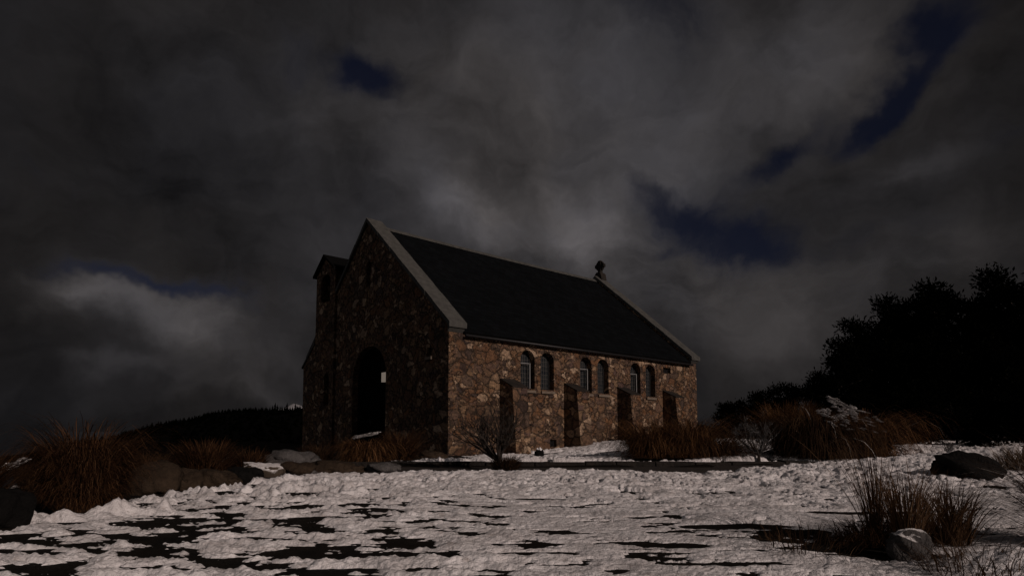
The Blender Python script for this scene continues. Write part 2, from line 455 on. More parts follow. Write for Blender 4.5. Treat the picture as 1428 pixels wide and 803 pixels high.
def polar_grid(r0, r1, ratio, a0, a1, na):
    nr = int(math.log(r1 / r0) / math.log(1 + ratio)) + 2
    r = np.geomspace(r0, r1, nr); a = np.linspace(R(a0), R(a1), na)
    rr, aa = np.meshgrid(r, a, indexing='ij')
    x, y = rr * np.sin(aa), rr * np.cos(aa)
    i = np.arange(nr * na).reshape(nr, na)
    q = np.stack([i[:-1, :-1], i[:-1, 1:], i[1:, 1:], i[1:, :-1]], -1).reshape(-1, 4)[:, ::-1]
    return x, y, q
gx, gy, gq = polar_grid(.5, 900, .035, -180, 180, 361)
g_o = from_np('ground', np.stack([gx, gy, terrain(gx, gy)], -1).reshape(-1, 3), gq, M['soil'])
tag(g_o, 'dark bare soil under and around the patchy snow', 'ground', kind='structure')
bm = bmesh.new()
vs = [bm.verts.new(p) for p in ((-6000, -6000, -5.5), (6000, -6000, -5.5), (6000, 9000, -5.5), (-6000, 9000, -5.5))]
bm.faces.new(vs)
tag(from_bm('water', bm, M['water']), 'dark lake water beyond the low bank', 'water', kind='structure')

# path : strip of wet gravel in front of the stone edging
px = np.linspace(-4.5, 9.5, 60); strip = []
for yy in (10.3, 11.97): strip.append(np.stack([px, np.full_like(px, yy), terrain(px, np.full_like(px, yy)) + .012], -1))
pv = np.concatenate(strip); ii = np.arange(59)
tag(from_np('path', pv, np.stack([ii, ii + 1, ii + 61, ii + 60], -1), M['path']), 'dark wet gravel path along the stone edging', 'path', kind='structure')

# ------------------------------------------------------------------ snow
def snow_depth(x, y):
    wx = x + .22 * vnoise(x * 1.3, y * 1.3, 31); wy = y + .22 * vnoise(x * 1.3 + 9, y * 1.3, 32)
    al, ac = wx * .49 + wy * .87, wx * .87 - wy * .49           # along / across the wind
    far = .55 + .45 * sst(4.5, 9, y)
    t = .030 + .020 * fbm(x * .55, y * .75, 3, 1)
    rid = 1 - np.abs(fbm(al * .9, ac * 3.2, 4, 22, .55)) * 2.2   # wind-drawn ridges
    t = t + .014 * rid * far
    t = t + .022 * far * fbm(al * 2.0, ac * 6, 4, 25, .6)
    clod = sst(-.15, .5, fbm(x * .5, y * .4, 2, 33) + .12)
    f1, f2, cid = worley(wx * 3.2, wy * 4.4, 4)
    t = t + .16 * clod * far * np.clip(f2 - f1, 0, .24) * (.25 + cid)
    f1b, f2b, cb = worley(wx * 9, wy * 11, 14)
    t = t + .030 * far * np.clip(f2b - f1b, 0, .3) * (.1 + cb * 1.3) * (.35 + .65 * clod)
    t = t - .045 * (cid > .76) * np.exp(-(f1 / .33) ** 2)          # footprints
    # bare patches
    p = fbm(x * 1.9 + 3, y * 4.2, 5, 51, .62)
    p2 = fbm(x * 4.2 + 1, y * 9.0, 4, 57, .6)
    cr = np.abs(fbm(al * 1.8 + 5, ac * 5.5, 3, 63, .5))
    t = t - .030 * np.exp(-(cr / .045) ** 2) * sst(-.1, .3, vnoise(x * 1.1, y * 1.4, 64))
    bare = sst(.34, .62, p) * .10
    left = (1 - sst(-1.5, .7, x + (y - 4) * .25)) * (1 - sst(6.5, 10.5, y))
    near = (1 - sst(3.6, 5.6, y))
    t = t - bare - left * (.036 + .10 * p + .07 * p2) - near * .010 * (1 + 3.6 * p + 1.6 * p2) - .009 * sst(.2, .6, p2)
    for bx, by, rx, ry, k in ((1.75, 4.62, .34, .10, .2), (-1.95, 5.7, .5, .14, .12), (-2.3, 4.95, .7, .10, .10), (-1.0, 3.65, .5, .10, .12), (1.25, 3.35, .35, .05, .12),
                              (.35, 6.5, .25, .1, .12), (2.9, 5.3, .5, .12, .13), (.1, 3.6, .4, .05, .1), (1.1, 3.9, .2, .07, .14), (2.3, 3.75, .33, .36, .14), (2.0, 4.35, .3, .12, .09)):
        t = t - k * np.exp(-((x - bx) / rx) ** 2 - ((y - by) / ry) ** 2)
    t = t + .010 * fbm(al * 5, ac * 13, 3, 27, .6)
    t = t * (.30 + .76 * sst(4.4, 9.0, y))
    # mounds
    for bx, by, r_, k in ((1.65, 4.95, .22, .045), (2.05, 4.95, .3, .03), (2.35, 5.0, .3, .03), (-4.1, 5.02, .10, .13), (-3.80, 5.0, .14, .10), (-3.5, 5.3, .09, .14), (-3.62, 5.2, .08, .10), (-4.35, 4.9, .14, .08), (-3.2, 5.5, .07, .12),
                          (3.4, 8.6, .3, .08), (4.2, 8.9, .4, .08), (5.4, 9.5, .5, .08), (2.7, 3.1, .35, .12)):
        t = t + k * np.exp(-((x - bx) ** 2 + (y - by) ** 2) / r_ ** 2)
    # path kept clear
    pth = sst(10.15, 10.6, y - .9 * sst(2.5, 6, x) + .35 * vnoise(x * 1.5, y, 61)) * (1 - sst(KERB_Y + .22, KERB_Y + .34, y)) * (1 - sst(5.5, 7.5, x))
    t = t - .26 * pth * sst(-4.5, -3, x)
    t = t + .10 * sst(4.0, 7.5, x) * sst(9.5, 11.3, y) * (1 - sst(11.6, 12, y))
    # behind the edging
    bk = sst(KERB_Y + .2, KERB_Y + .5, y) * sst(-3.6, -3, x)
    gap = fbm(x * .5, y * 1.1, 3, 71)
    t = t + bk * (.015 - .10 * sst(.0, .35, gap)) - bk * .05 * (1 - sst(-1.5, .5, x))
    # church footprint
    lx, ly = to_local(x, y)
    ins = (lx > -.1) & (lx < CL + .1) & (ly > .05) & (ly < CW)
    t = np.where(ins, -.5, t)
    near_gable = np.exp(-((lx + .7) / 1.0) ** 2) * (ly > -.5)
    t = t - .1 * near_gable
    # left bank with rocks and tussocks: little snow
    edge = -4.15 + (y - 6) * .24
    t = t - .34 * (1 - sst(edge - .5, edge + .05, x + .25 * vnoise(x * 2, y * 2, 81))) * sst(5.4, 6.4, y)
    t = t - .3 * (1 - sst(-5.6, -4.6, x)) + .0
    t = np.where(y > 22, t - .4 * sst(22, 24, y), t)
    return t
sx, sy, sq = polar_grid(1.1, 25, .0042, -58, 56, 1000)
sd = snow_depth(sx, sy); sz = terrain(sx, sy) + sd
keep = (sd > -.06)
kq = keep.ravel()[sq].any(1); sq = sq[kq]
used = np.unique(sq); remap = np.zeros(sx.size, np.int64); remap[used] = np.arange(len(used))
sv = np.stack([sx, sy, sz], -1).reshape(-1, 3)[used]
tag(from_np('snow', sv, remap[sq], M['snow']), 'patchy trampled snow lying over the dark ground', 'snow', kind='stuff')
def gz(x, y):   # top of what lies on the ground
    return tz(x, y) + max(0, float(snow_depth(np.array([x]), np.array([y]))[0]))

# ------------------------------------------------------------------ far land
hx = np.linspace(-120, 60, 120); hy = np.linspace(90, 260, 60)
HX, HY = np.meshgrid(hx, hy)
prof = np.interp(HX / 150 * 820 + 714, [60, 180, 215, 250, 300, 350, 425, 520, 700, 980, 1040], [-5, -3.4, 0, 2.0, 4.2, 5.7, 6.0, 6.6, 6.0, 2, -4])
hz = -6 + (prof + 6) * np.exp(-((HY - 150) / 38) ** 2) + .8 * fbm(HX * .05, HY * .05, 3, 5)
i = np.arange(HX.size).reshape(HX.shape)
q = np.stack([i[:-1, :-1], i[:-1, 1:], i[1:, 1:], i[1:, :-1]], -1).reshape(-1, 4)
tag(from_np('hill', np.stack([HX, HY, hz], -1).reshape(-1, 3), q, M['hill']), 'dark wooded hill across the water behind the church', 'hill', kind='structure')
def hill_z(x, y):
    p = np.interp(x / 150 * 820 + 714, [60, 180, 215, 250, 300, 350, 425, 520, 700, 980, 1040], [-5, -3.4, 0, 2.0, 4.2, 5.7, 6.0, 6.6, 6.0, 2, -4])
    return float(-6 + (p + 6) * math.exp(-((y - 150) / 38) ** 2) + .8 * fbm(np.array([x * .05]), np.array([y * .05]), 3, 5)[0])
mx = np.linspace(-1900, 300, 160); my = np.linspace(3000, 3600, 30)
MX, MY = np.meshgrid(mx, my)
mh = 172 * np.exp(-((MX + 1180) / 330) ** 2) * (1 - np.abs(MY - 3300) / 300) + 22 * fbm(MX * .006, MY * .006, 4, 8)
i = np.arange(MX.size).reshape(MX.shape)
q = np.stack([i[:-1, :-1], i[:-1, 1:], i[1:, 1:], i[1:, :-1]], -1).reshape(-1, 4)
tag(from_np('mountain', np.stack([MX, MY, mh - 20], -1).reshape(-1, 3), q, M['mount']), 'far snowy mountain ridge showing past the wooded hill', 'mountain', kind='structure')

# ------------------------------------------------------------------ church
church = empty('stone_church', A0, TH)
tag(church, 'small dark stone church with steep slate roof standing beyond the snow', 'church')
EZ, AZ = 4.0, 8.62        # parapet line at the corner / apex (below coping)
APY = CW / 2
def slope_z(y): return EZ + (AZ - EZ) * (1 - abs(y - APY) / APY)
WINX = (3.2, 4.11, 6.08, 7.03, 8.99, 9.97)
WW, WZ0, WSP, WTOP = .64, 2.15, 3.14, 3.46
TK = .5
# side wall
bm = bmesh.new()
holes = [arch(c, WW, WZ0, WSP, WTOP) for c in WINX]
holes += [[(10.86, 3.18), (11.4, 3.18), (11.4, 3.42), (10.86, 3.42)], [(4.22, .2), (4.54, .2), (4.54, .45), (4.22, .45)], [(7.3, .2), (7.62, .2), (7.62, .45), (7.3, .45)]]
holed_wall(bm, [(TK, -.6), (CL - TK, -.6), (CL - TK, 3.74), (TK, 3.74)], holes, 'y', 0, TK)
side = from_bm('side_wall', bm, M['rubble'], church)
bm = bmesh.new(); box(bm, TK, CL - TK, CW - TK, CW, -.6, 3.6)
from_bm('side_wall', bm, M['rubble'], church)
# gables
DC, DW = 5.2, 2.62
front_out = [(0, -.6), (CW, -.6), (CW, EZ), (APY, AZ), (0, EZ)]
bm = bmesh.new()
holed_wall(bm, front_out, [arch(DC, DW, -.1, 2.75, 3.86, 18), arch(8.78, .5, 1.8, 2.95, 3.15, 6), arch(5.36, .34, 6.15, 6.95, 7.1, 6), [(.95, 3.08), (1.22, 3.08), (1.22, 3.38), (.95, 3.38)]], 'x', 0, TK)
from_bm('gable_wall', bm, M['rubble'], church)
bm = bmesh.new(); prism(bm, front_out, 'x', CL - TK, CL)
from_bm('gable_wall', bm, M['rubble'], church)
# copings
def coping(x0, x1, name='coping'):
    bm = bmesh.new(); t0, t1 = .004, .17
    n = 12
    for sgn in (-1, 1):
        for k in range(n):
            a0 = 1 - k / n; a1 = 1 - (k + 1) / n
            j = .006
            y0 = APY + sgn * (APY + .16) * a0; y1 = APY + sgn * (APY + .16) * a1
            f = lambda yy: EZ + (AZ - EZ) * (1 - abs(yy - APY) / APY)
            o = random.uniform(-.008, .008)
            ya = y0 - sgn * (0 if k == 0 else j); yb = y1 + sgn * (j if k < n - 1 else 0)
            prism(bm, [(ya, f(ya) + t0), (yb, f(yb) + t0), (yb, f(yb) + t1 + o), (ya, f(ya) + t1 + o)], 'x', x0 + o, x1 + o * .5)
    return from_bm(name, bm, M['coping'], church)
coping(-.09, TK + .06)
rear_coping = coping(CL - TK - .06, CL + .09)
for xx in (-.05, CL - TK - .02):   # kneelers carrying the coping feet
    bm = bmesh.new()
    prism(bm, [(-.003, EZ - .26), (-.10, EZ - .16), (-.10, EZ - .11), (-.003, EZ - .02)], 'x', xx, xx + TK + .07)
    from_bm('kneeler', bm, M['coping'], church)
# roof
RZ0, RZ1, OV = 3.71, 8.40, .10
rdy, rdz = APY, RZ1 - RZ0
def roof_z(y): return RZ0 + rdz * (1 - abs(y - APY) / APY)
rows = []; uv = []
x0, x1 = TK + .01, CL - TK - .01
sl = math.hypot(rdy, rdz)
for sgn in (-1, 1):
    ne = 40; nx = 60
    base = len(rows)
    for a in range(ne + 1):
        y = APY + sgn * (APY + OV) * (1 - a / ne)
        for b in range(nx + 1):
            xx = x0 + (x1 - x0) * b / nx
            sag = -.035 * math.sin(math.pi * b / nx) * (a / ne)
            rows.append((xx, y, roof_z(y) + .14 + sag + random.uniform(-.004, .004))); uv.append((xx, a / ne * sl))
nq = []
for s in range(2):
    o = s * 41 * 61
    for a in range(40):
        for b in range(60):
            k = o + a * 61 + b; nq.append((k, k + 1, k + 62, k + 61))
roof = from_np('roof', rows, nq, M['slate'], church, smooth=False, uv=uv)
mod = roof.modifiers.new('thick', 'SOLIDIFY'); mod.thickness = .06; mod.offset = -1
bm = bmesh.new(); nseg = 30
for k in range(nseg):
    xa = x0 + (x1 - x0) * k / nseg; xb = x0 + (x1 - x0) * (k + 1) / nseg - .008
    zz = RZ1 + .16 - .035 * math.sin(math.pi * (k + .5) / nseg)
    prism(bm, [(APY - .17, zz - .13), (APY - .15, zz - .10), (APY, zz + .04), (APY + .15, zz - .10), (APY + .17, zz - .13), (APY, zz)], 'x', xa, xb)
ridge = from_bm('ridge_cap', bm, M['coping'], roof)
bm = bmesh.new()
tube(bm, [(x0, -.155, 3.66), (x1 * .5, -.155, 3.655), (x1, -.155, 3.65)], [.048] * 3, 8)
for k in range(9): box(bm, x0 + .7 + k * 1.35, x0 + .73 + k * 1.35, -.15, -.002, 3.62, 3.64)
from_bm('gutter', bm, M['iron'], church, smooth=True)
# windows
random.seed(3)
for k, c in enumerate(WINX):
    bm = bmesh.new()
    pts = [(a, b) for a, b in arch(c, WW - .004, WZ0 + .002, WSP, WTOP - .002)]
    prism(bm, pts, 'y', .26, .30)
    w = from_bm('window', bm, M['pane'], church)
    bm = bmesh.new(); h = WW / 2 - .012
    y0, y1 = .225, .255
    pale = k % 2 == 0
    for xa, xb in ((c - h, c - h + .035), (c + h - .035, c + h)): box(bm, xa, xb, y0, y1, WZ0 + .01, WSP)
    box(bm, c - h + .037, c + h - .037, y0, y1, WZ0 + .01, WZ0 + .05)
    n = 10
    for i in range(n):
        t0, t1 = math.pi * i / n, math.pi * (i + 1) / n
        q = lambda t, r: (c + r * math.cos(t), WSP + .003 + (r * .97) * math.sin(t))
        prism(bm, [q(t0, h), q(t1, h), q(t1, h - .035), q(t0, h - .035)], 'y', y0, y1)
    from_bm('frame', bm, M['iron'], w)
    if pale:
        bm = bmesh.new()       # white casement leaf standing slightly open, hinged at the left
        ya, yb = .10, .15
        box(bm, c + .175, c + .210, ya, yb, WZ0 + .03, WSP - .10)
        box(bm, c - h + .04, c + .163, ya + .012, yb - .012, WSP - .128, WSP - .103)
        from_bm('casement', bm, M['white'], w)
    bm = bmesh.new()
    prism(bm, [(.22, WZ0 + .006), (-.07, WZ0 - .05), (-.07, WZ0 - .13), (-.003, WZ0 - .13), (-.003, WZ0 - .06), (.22, WZ0 - .001)], 'x', c - WW / 2 + .004, c + WW / 2 - .004)
    from_bm('sill', bm, M['sill'], w)
for (xa, xb, za, zb) in ((10.86, 11.4, 3.18, 3.42), (4.22, 4.54, .2, .45), (7.3, 7.62, .2, .45)):
    bm = bmesh.new(); box(bm, xa + .003, xb - .003, .16, .2, za + .003, zb - .003)
    for q in range(4):
        x_ = xa + (xb - xa) * (q + .5) / 4; box(bm, x_ - .012, x_ + .012, .10, .124, za + .003, zb - .003)
    from_bm('vent_grille', bm, M['iron'], church)
# buttresses
for k, xb in enumerate((2.0, 4.93, 7.86, 10.8)):
    bm = bmesh.new(); w = .62
    zt, zo = 2.40, 2.12
    pts = [(-.003, -.6), (-.82, -.6), (-.80, .1), (-.62, zo), (-.003, zt)]
    prism(bm, pts, 'x', xb, xb + w)
    b = from_bm('buttress', bm, M['rubble'], church)
    bm = bmesh.new()
    prism(bm, [(-.003, zt + .004), (-.64, zo - .004), (-.64, zo + .03), (-.003, zt + .04)], 'x', xb - .01, xb + w + .01)
    from_bm('cap', bm, M['kerb'], b)
# door
bm = bmesh.new()
for k in range(13):
    ya = DC - DW / 2 + .004 + k * (DW - .008) / 13; yb = ya + (DW - .008) / 13 - .006
    ztop = lambda yy: 2.75 + 1.1 * math.sqrt(max(0, 1 - ((yy - DC) / (DW / 2 - .003)) ** 2))
    prism(bm, [(ya, -.09), (yb, -.09), (yb, ztop(yb)), (ya, ztop(ya))], 'x', .22, .28)
door = from_bm('door', bm, M['darkwood'], church)
for zz in (.5, 1.3, 2.2):
    for ya, yb in ((DC - 1.15, DC - .08), (DC + .08, DC + 1.15)):
        bm = bmesh.new(); box(bm, .205, .218, ya, yb, zz, zz + .07); from_bm('strap_hinge', bm, M['darkwood'], door)
bm = bmesh.new(); tube(bm, [(.15, DC + .1, 1.0), (.15, DC + .1, 1.18)], [.015, .015], 8); box(bm, .15, .218, DC + .09, DC + .11, 1.0, 1.02); box(bm, .15, .218, DC + .09, DC + .11, 1.16, 1.18)
from_bm('handle', bm, M['iron'], door)
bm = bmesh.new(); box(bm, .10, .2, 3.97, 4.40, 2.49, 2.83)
nt = from_bm('glow_panel', bm, M['panel_glow'], door); nt['label'] = 'small pale panel with added glow in the dark door'
# slit panes
bm = bmesh.new(); prism(bm, arch(8.78, .494, 1.803, 2.95, 3.147, 6), 'x', .25, .28)
from_bm('slit_window', bm, M['pane'], church)
bm = bmesh.new(); prism(bm, arch(5.36, .334, 6.153, 6.95, 7.097, 6), 'x', .25, .28)
from_bm('slit_window', bm, M['pane'], church)
bm = bmesh.new(); box(bm, .2, .24, .953, 1.217, 3.083, 3.377)
nb = from_bm('niche_back', bm, M['iron'], church)
bm = bmesh.new(); box(bm, -.06, .19, .9, 1.27, 2.98, 3.075)
from_bm('niche_ledge', bm, M['sill'], nb)
# bell tower
TY0, TY1, TX1 = 8.12, 10.05, 2.1
TZE, TZA = 7.42, 8.08
TM = (TY0 + TY1) / 2
op = arch(TM, .95, 6.15, 7.0, 7.35, 8)
bm = bmesh.new()
go = [(TY0, -.6), (TY1, -.6), (TY1, TZE), (TM, TZA), (TY0, TZE)]
go_back = [(TY0, 3.0), (TY1, 3.0), (TY1, TZE), (TM, TZA), (TY0, TZE)]
holed_wall(bm, go, [arch(8.78, .5, 1.8, 2.95, 3.15, 6), op], 'x', -.10, -.004)
holed_wall(bm, [(TY0, 4.2), (TY1, 4.2), (TY1, TZE), (TM, TZA), (TY0, TZE)], [op], 'x', TK + .003, TK + .2) if False else None
holed_wall(bm, go_back, [op], 'x', TX1 - .4, TX1)
opx = arch(1.0, .8, 6.15, 6.9, 7.2, 8)
holed_wall(bm, [(-.0, 3.0), (TX1 - .403, 3.0), (TX1 - .403, TZE), (-.0, TZE)], [opx], 'y', TY1 - .35, TY1 + .0)
holed_wall(bm, [(-.0, 6.1), (TX1 - .403, 6.1), (TX1 - .403, TZE), (-.0, TZE)], [], 'y', TY0, TY0 + .35)
tower = from_bm('bell_tower', bm, M['rubble'], church)
bm = bmesh.new()
for sgn in (-1, 1):
    e = TM + sgn * ((TY1 - TY0) / 2 + .12); ez = TZE - .12 * (TZA - TZE) / ((TY1 - TY0) / 2)
    prism(bm, [(e, ez + .01), (TM, TZA + .01), (TM, TZA + .11), (e, ez + .11)], 'x', -.24, TX1 + .12)
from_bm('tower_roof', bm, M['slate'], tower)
bm = bmesh.new()
prof_ = [(.0, .30), (.10, .30), (.17, .24), (.2, .10), (.26, -.08), (.34, -.2)]
for i in range(len(prof_) - 1):
    pass
segs = 14; rings = []
for r_, z_ in prof_:
    rings.append([bm.verts.new((1.0 + max(r_, .01) * math.cos(2 * math.pi * t / segs), TM + max(r_, .01) * math.sin(2 * math.pi * t / segs), 6.75 + z_)) for t in range(segs)])
for a, b in zip(rings, rings[1:]):
    for t in range(segs): bm.faces.new((a[t], a[(t+1) % segs], b[(t+1) % segs], b[t]))
tube(bm, [(1.0, TY0 + .35, 7.08), (1.0, TY1 - .35, 7.08)], [.04, .04], 6)
from_bm('bell', bm, M['iron'], tower, smooth=True)
bm = bmesh.new()
prism(bm, [(TY1 + .003, -.6), (TY1 + 1.15, -.6), (TY1 + 1.27, 3.58), (TY1 + .003, 4.45)], 'x', -.1, .75)
b = from_bm('buttress', bm, M['rubble'], church)
bm = bmesh.new()
prism(bm, [(TY1 + .003, 4.455), (TY1 + 1.37, 3.515), (TY1 + 1.37, 3.6), (TY1 + .003, 4.55)], 'x', -.15, .80)
from_bm('cap', bm, M['coping'], b)
# finial cross on the rear gable
bm = bmesh.new(); cxx = CL - .12; zt = AZ + .17
prism(bm, [(APY - .26, zt - .2), (APY + .26, zt - .2), (APY + .2, zt + .12), (APY + .1, zt + .22), (APY - .1, zt + .22), (APY - .2, zt + .12)], 'x', cxx - .2, cxx + .2)
box(bm, cxx - .09, cxx + .09, APY - .09, APY + .09, zt + .222, zt + .86)
box(bm, cxx - .08, cxx + .08, APY - .30, APY - .093, zt + .50, zt + .66); box(bm, cxx - .08, cxx + .08, APY + .093, APY + .30, zt + .50, zt + .66)
for k in range(20):
    t0, t1 = 2 * math.pi * k / 20, 2 * math.pi * (k + 1) / 20 - .01
    prism(bm, [(APY + r_ * math.cos(t), zt + .58 + r_ * math.sin(t)) for r_, t in ((.16, t0), (.26, t0), (.26, t1), (.16, t1))], 'x', cxx - .06, cxx + .06)
from_bm('finial_cross', bm, M['kerb'], church)

# ------------------------------------------------------------------ stone edging along the path
rng = np.random.default_rng(5)
bm = bmesh.new(); x = -3.3
while x < 8.6:
    w = rng.uniform(.5, 1.1); d = rng.uniform(-.015, .015); zb = tz(x + w / 2, 11.9) - .15; zt = .115 + rng.uniform(-.012, .012) + .02 * max(0, (x - 4) / 4)
    n0 = len(bm.verts)
    vs = box(bm, x, x + w - .012, KERB_Y - .03 + d, KERB_Y + .25 + d, zb, zt)
    for v in vs: v.co += Vector(rng.uniform(-.012, .012, 3))
    x += w
bmesh.ops.bevel(bm, geom=bm.edges[:], offset=.015, segments=1, affect='EDGES')
tag(from_bm('stone_edging', bm, M['kerb']), 'low dark stone edging running along the path before the church', 'edging')

# ------------------------------------------------------------------ boulders
def boulder(name, px, py, depth, wpx, hpx, mat, label, rz=0, seed=0, deep=.8, flat=.0, cap=False, base=None):
    f = 820; X = (px - 714) / f * depth
    w = wpx / f * depth; h = hpx / f * depth
    z = tz(X, depth) if base is None else base
    bm = bmesh.new(); bmesh.ops.create_icosphere(bm, subdivisions=4, radius=1)
    co = np.array([v.co[:] for v in bm.verts])
    n = fbm(co[:, 0] * 1.1 + seed * 3.1 + co[:, 2], co[:, 1] * 1.1 + seed * 1.7 - co[:, 2] * .7, 4, seed)
    q = np.round(n * 4) / 4 * .4 + n * .6
    co *= (1 + .42 * q)[:, None]
    co = np.sign(co) * np.abs(co) ** .82
    for v, c in zip(bm.verts, co): v.co = (c[0] * w / 2, c[1] * w / 2 * deep, c[2] * h * .66 + h * .34)
    o = from_bm(name, bm, M[mat], loc=(X, depth, z), rz=rz, smooth=True)
    tag(o, label, 'rock', 'rocks around the snow field')
    if cap:
        bm = bmesh.new(); bmesh.ops.create_icosphere(bm, subdivisions=4, radius=1)
        c2 = np.array([v.co[:] for v in bm.verts]); nn = fbm(c2[:, 0] * 2 + seed, c2[:, 1] * 2 + seed, 3, seed + 4)
        for v, c, m_ in zip(bm.verts, c2, nn): v.co = (c[0] * w * (.33 + .12 * m_), c[1] * w * deep * (.33 + .1 * m_), h * .88 + c[2] * h * .16 * (1 + m_))
        from_bm('snow_cap', bm, M['snow'], o, smooth=True)
    return o
boulder('boulder', 222, 692, 7.2, 62, 40, 'rock_brown', 'broad brown boulder beside the big left tussock', seed=1)
boulder('boulder', 262, 689, 7.5, 44, 26, 'rock_brown', 'squat brown rock leaning on the broad brown boulder', seed=21)
boulder('boulder', 432, 668, 9.9, 30, 9, 'rock_grey', 'tiny grey stone right of the rounded tan rock', seed=22)
boulder('boulder', 325, 683, 8.0, 26, 10, 'rock_brown', 'small brown stone between the flat rock and the dark rock', seed=23)
boulder('boulder', 300, 682, 8.0, 60, 22, 'rock_brown', 'long flat brown rock next right from the broad brown boulder', seed=2)
boulder('boulder', 347, 675, 8.6, 46, 18, 'rock_black', 'small dark rock in the gap of the left rock row', seed=3)
boulder('boulder', 372, 668, 9.6, 60, 19, 'rock_snow', 'brown rock under a streak of snow below the grey boulder', seed=4)
boulder('boulder', 415, 664, 9.8, 50, 19, 'rock_brown', 'rounded tan rock directly below the grey boulder', seed=5)
boulder('boulder', 405, 650, 11.6, 74, 27, 'rock_grey', 'large pale grey boulder left of the church', seed=6)
boulder('boulder', 463, 661, 10.6, 60, 17, 'rock_brown', 'low brown rock at the left end of the path', seed=7)
boulder('boulder', 497, 660, 10.7, 34, 10, 'rock_brown', 'small tan stone left of the flat grey slab', seed=24)
boulder('boulder', 538, 659, 10.8, 44, 12, 'rock_grey', 'flat grey slab in front of the doorway tussock', seed=8)
boulder('boulder', 602, 641, 14.6, 44, 13, 'rock_brown', 'mossy domed rock at the foot of the gable corner', seed=9)
boulder('boulder', 1340, 652, 8.6, 80, 36, 'rock_black', 'large black boulder alone in the snow at right', seed=10)
boulder('boulder', 1293, 633, 11.0, 34, 8, 'rock_black', 'small flat black rock behind the large black boulder', seed=11)
boulder('boulder', 1256, 778, 3.5, 50, 38, 'rock_frosted', 'snow crusted grey rock in the foreground tussock at right', seed=16)
boulder('boulder', 8, 745, 4.7, 70, 52, 'rock_black', 'dark rock below the tussock at the left picture edge', seed=13)
boulder('boulder', 752, 622, 15.5, 12, 14, 'rock_black', 'tiny upright dark stone at the foot of the long wall', seed=14, cap=True)
boulder('boulder', 255, 655, 10.2, 50, 14, 'rock_brown', 'low rock behind the broad brown boulder', seed=15)

# ------------------------------------------------------------------ tussocks
def blades(n, h, spread, seed, base_r=.12, droop=1.0, width=.009, seg=6, lean=(0, 0), hvar=.35, lm=1.25, pe=1.6, outw=1.25):
    r = np.random.default_rng(seed)
    az = r.uniform(0, 2 * np.pi, n); el = np.abs(r.normal(0, .55, n)).clip(0, 1.35)
    L = h * lm * r.uniform(1 - hvar, 1.1, n) * (1 + .25 * (el > .8))
    rb = base_r * np.sqrt(r.uniform(0, 1, n)); azb = az + r.normal(0, .6, n)
    bx, by = rb * np.cos(azb), rb * np.sin(azb)
    dr = droop * (r.uniform(.5, 1.3, n) if pe < 2 else r.uniform(.75, 1.25, n))
    t = np.linspace(0, 1, seg + 1)
    P = np.zeros((n, seg + 1, 3)); P[:, 0, 0] = bx; P[:, 0, 1] = by
    ang = el * spread
    if pe >= 2: ang = ang + (1 - L / L.max()).clip(0, 1) * outw
    wob = r.normal(0, .25, n)
    for k in range(seg):
        a = np.minimum(ang + dr * (t[k] ** pe) * 1.5, 2.75)
        aa = az + wob * t[k]
        d = np.stack([np.sin(a) * np.cos(aa) + lean[0] * t[k], np.sin(a) * np.sin(aa) + lean[1] * t[k], np.cos(a)], -1)
        P[:, k + 1] = P[:, k] + d * (L / seg)[:, None]
    P[:, :, 2] = np.maximum(P[:, :, 2], .02)
    w = width * r.uniform(.6, 1.4, n)
    sidev = np.stack([-np.sin(az + r.normal(0, .5, n)), np.cos(az), np.zeros(n)], -1)
    wt_ = (1 - t ** 2 * .9)[None, :, None] * w[:, None, None] * .5
    V = np.stack([P - sidev[:, None] * wt_, P + sidev[:, None] * wt_], 2).reshape(-1, 3)
    b = np.arange(n)[:, None] * (2 * (seg + 1)) + 2 * np.arange(seg)[None]
    Q = np.stack([b, b + 1, b + 3, b + 2], -1).reshape(-1, 4)
    rnd = r.beta(1.6, 2.2, n)
    uv = np.repeat(np.stack([rnd, np.zeros(n)], -1), 2 * (seg + 1), 0)
    uv[:, 1] = np.tile(np.repeat(t, 2), n)
    return V, Q, uv
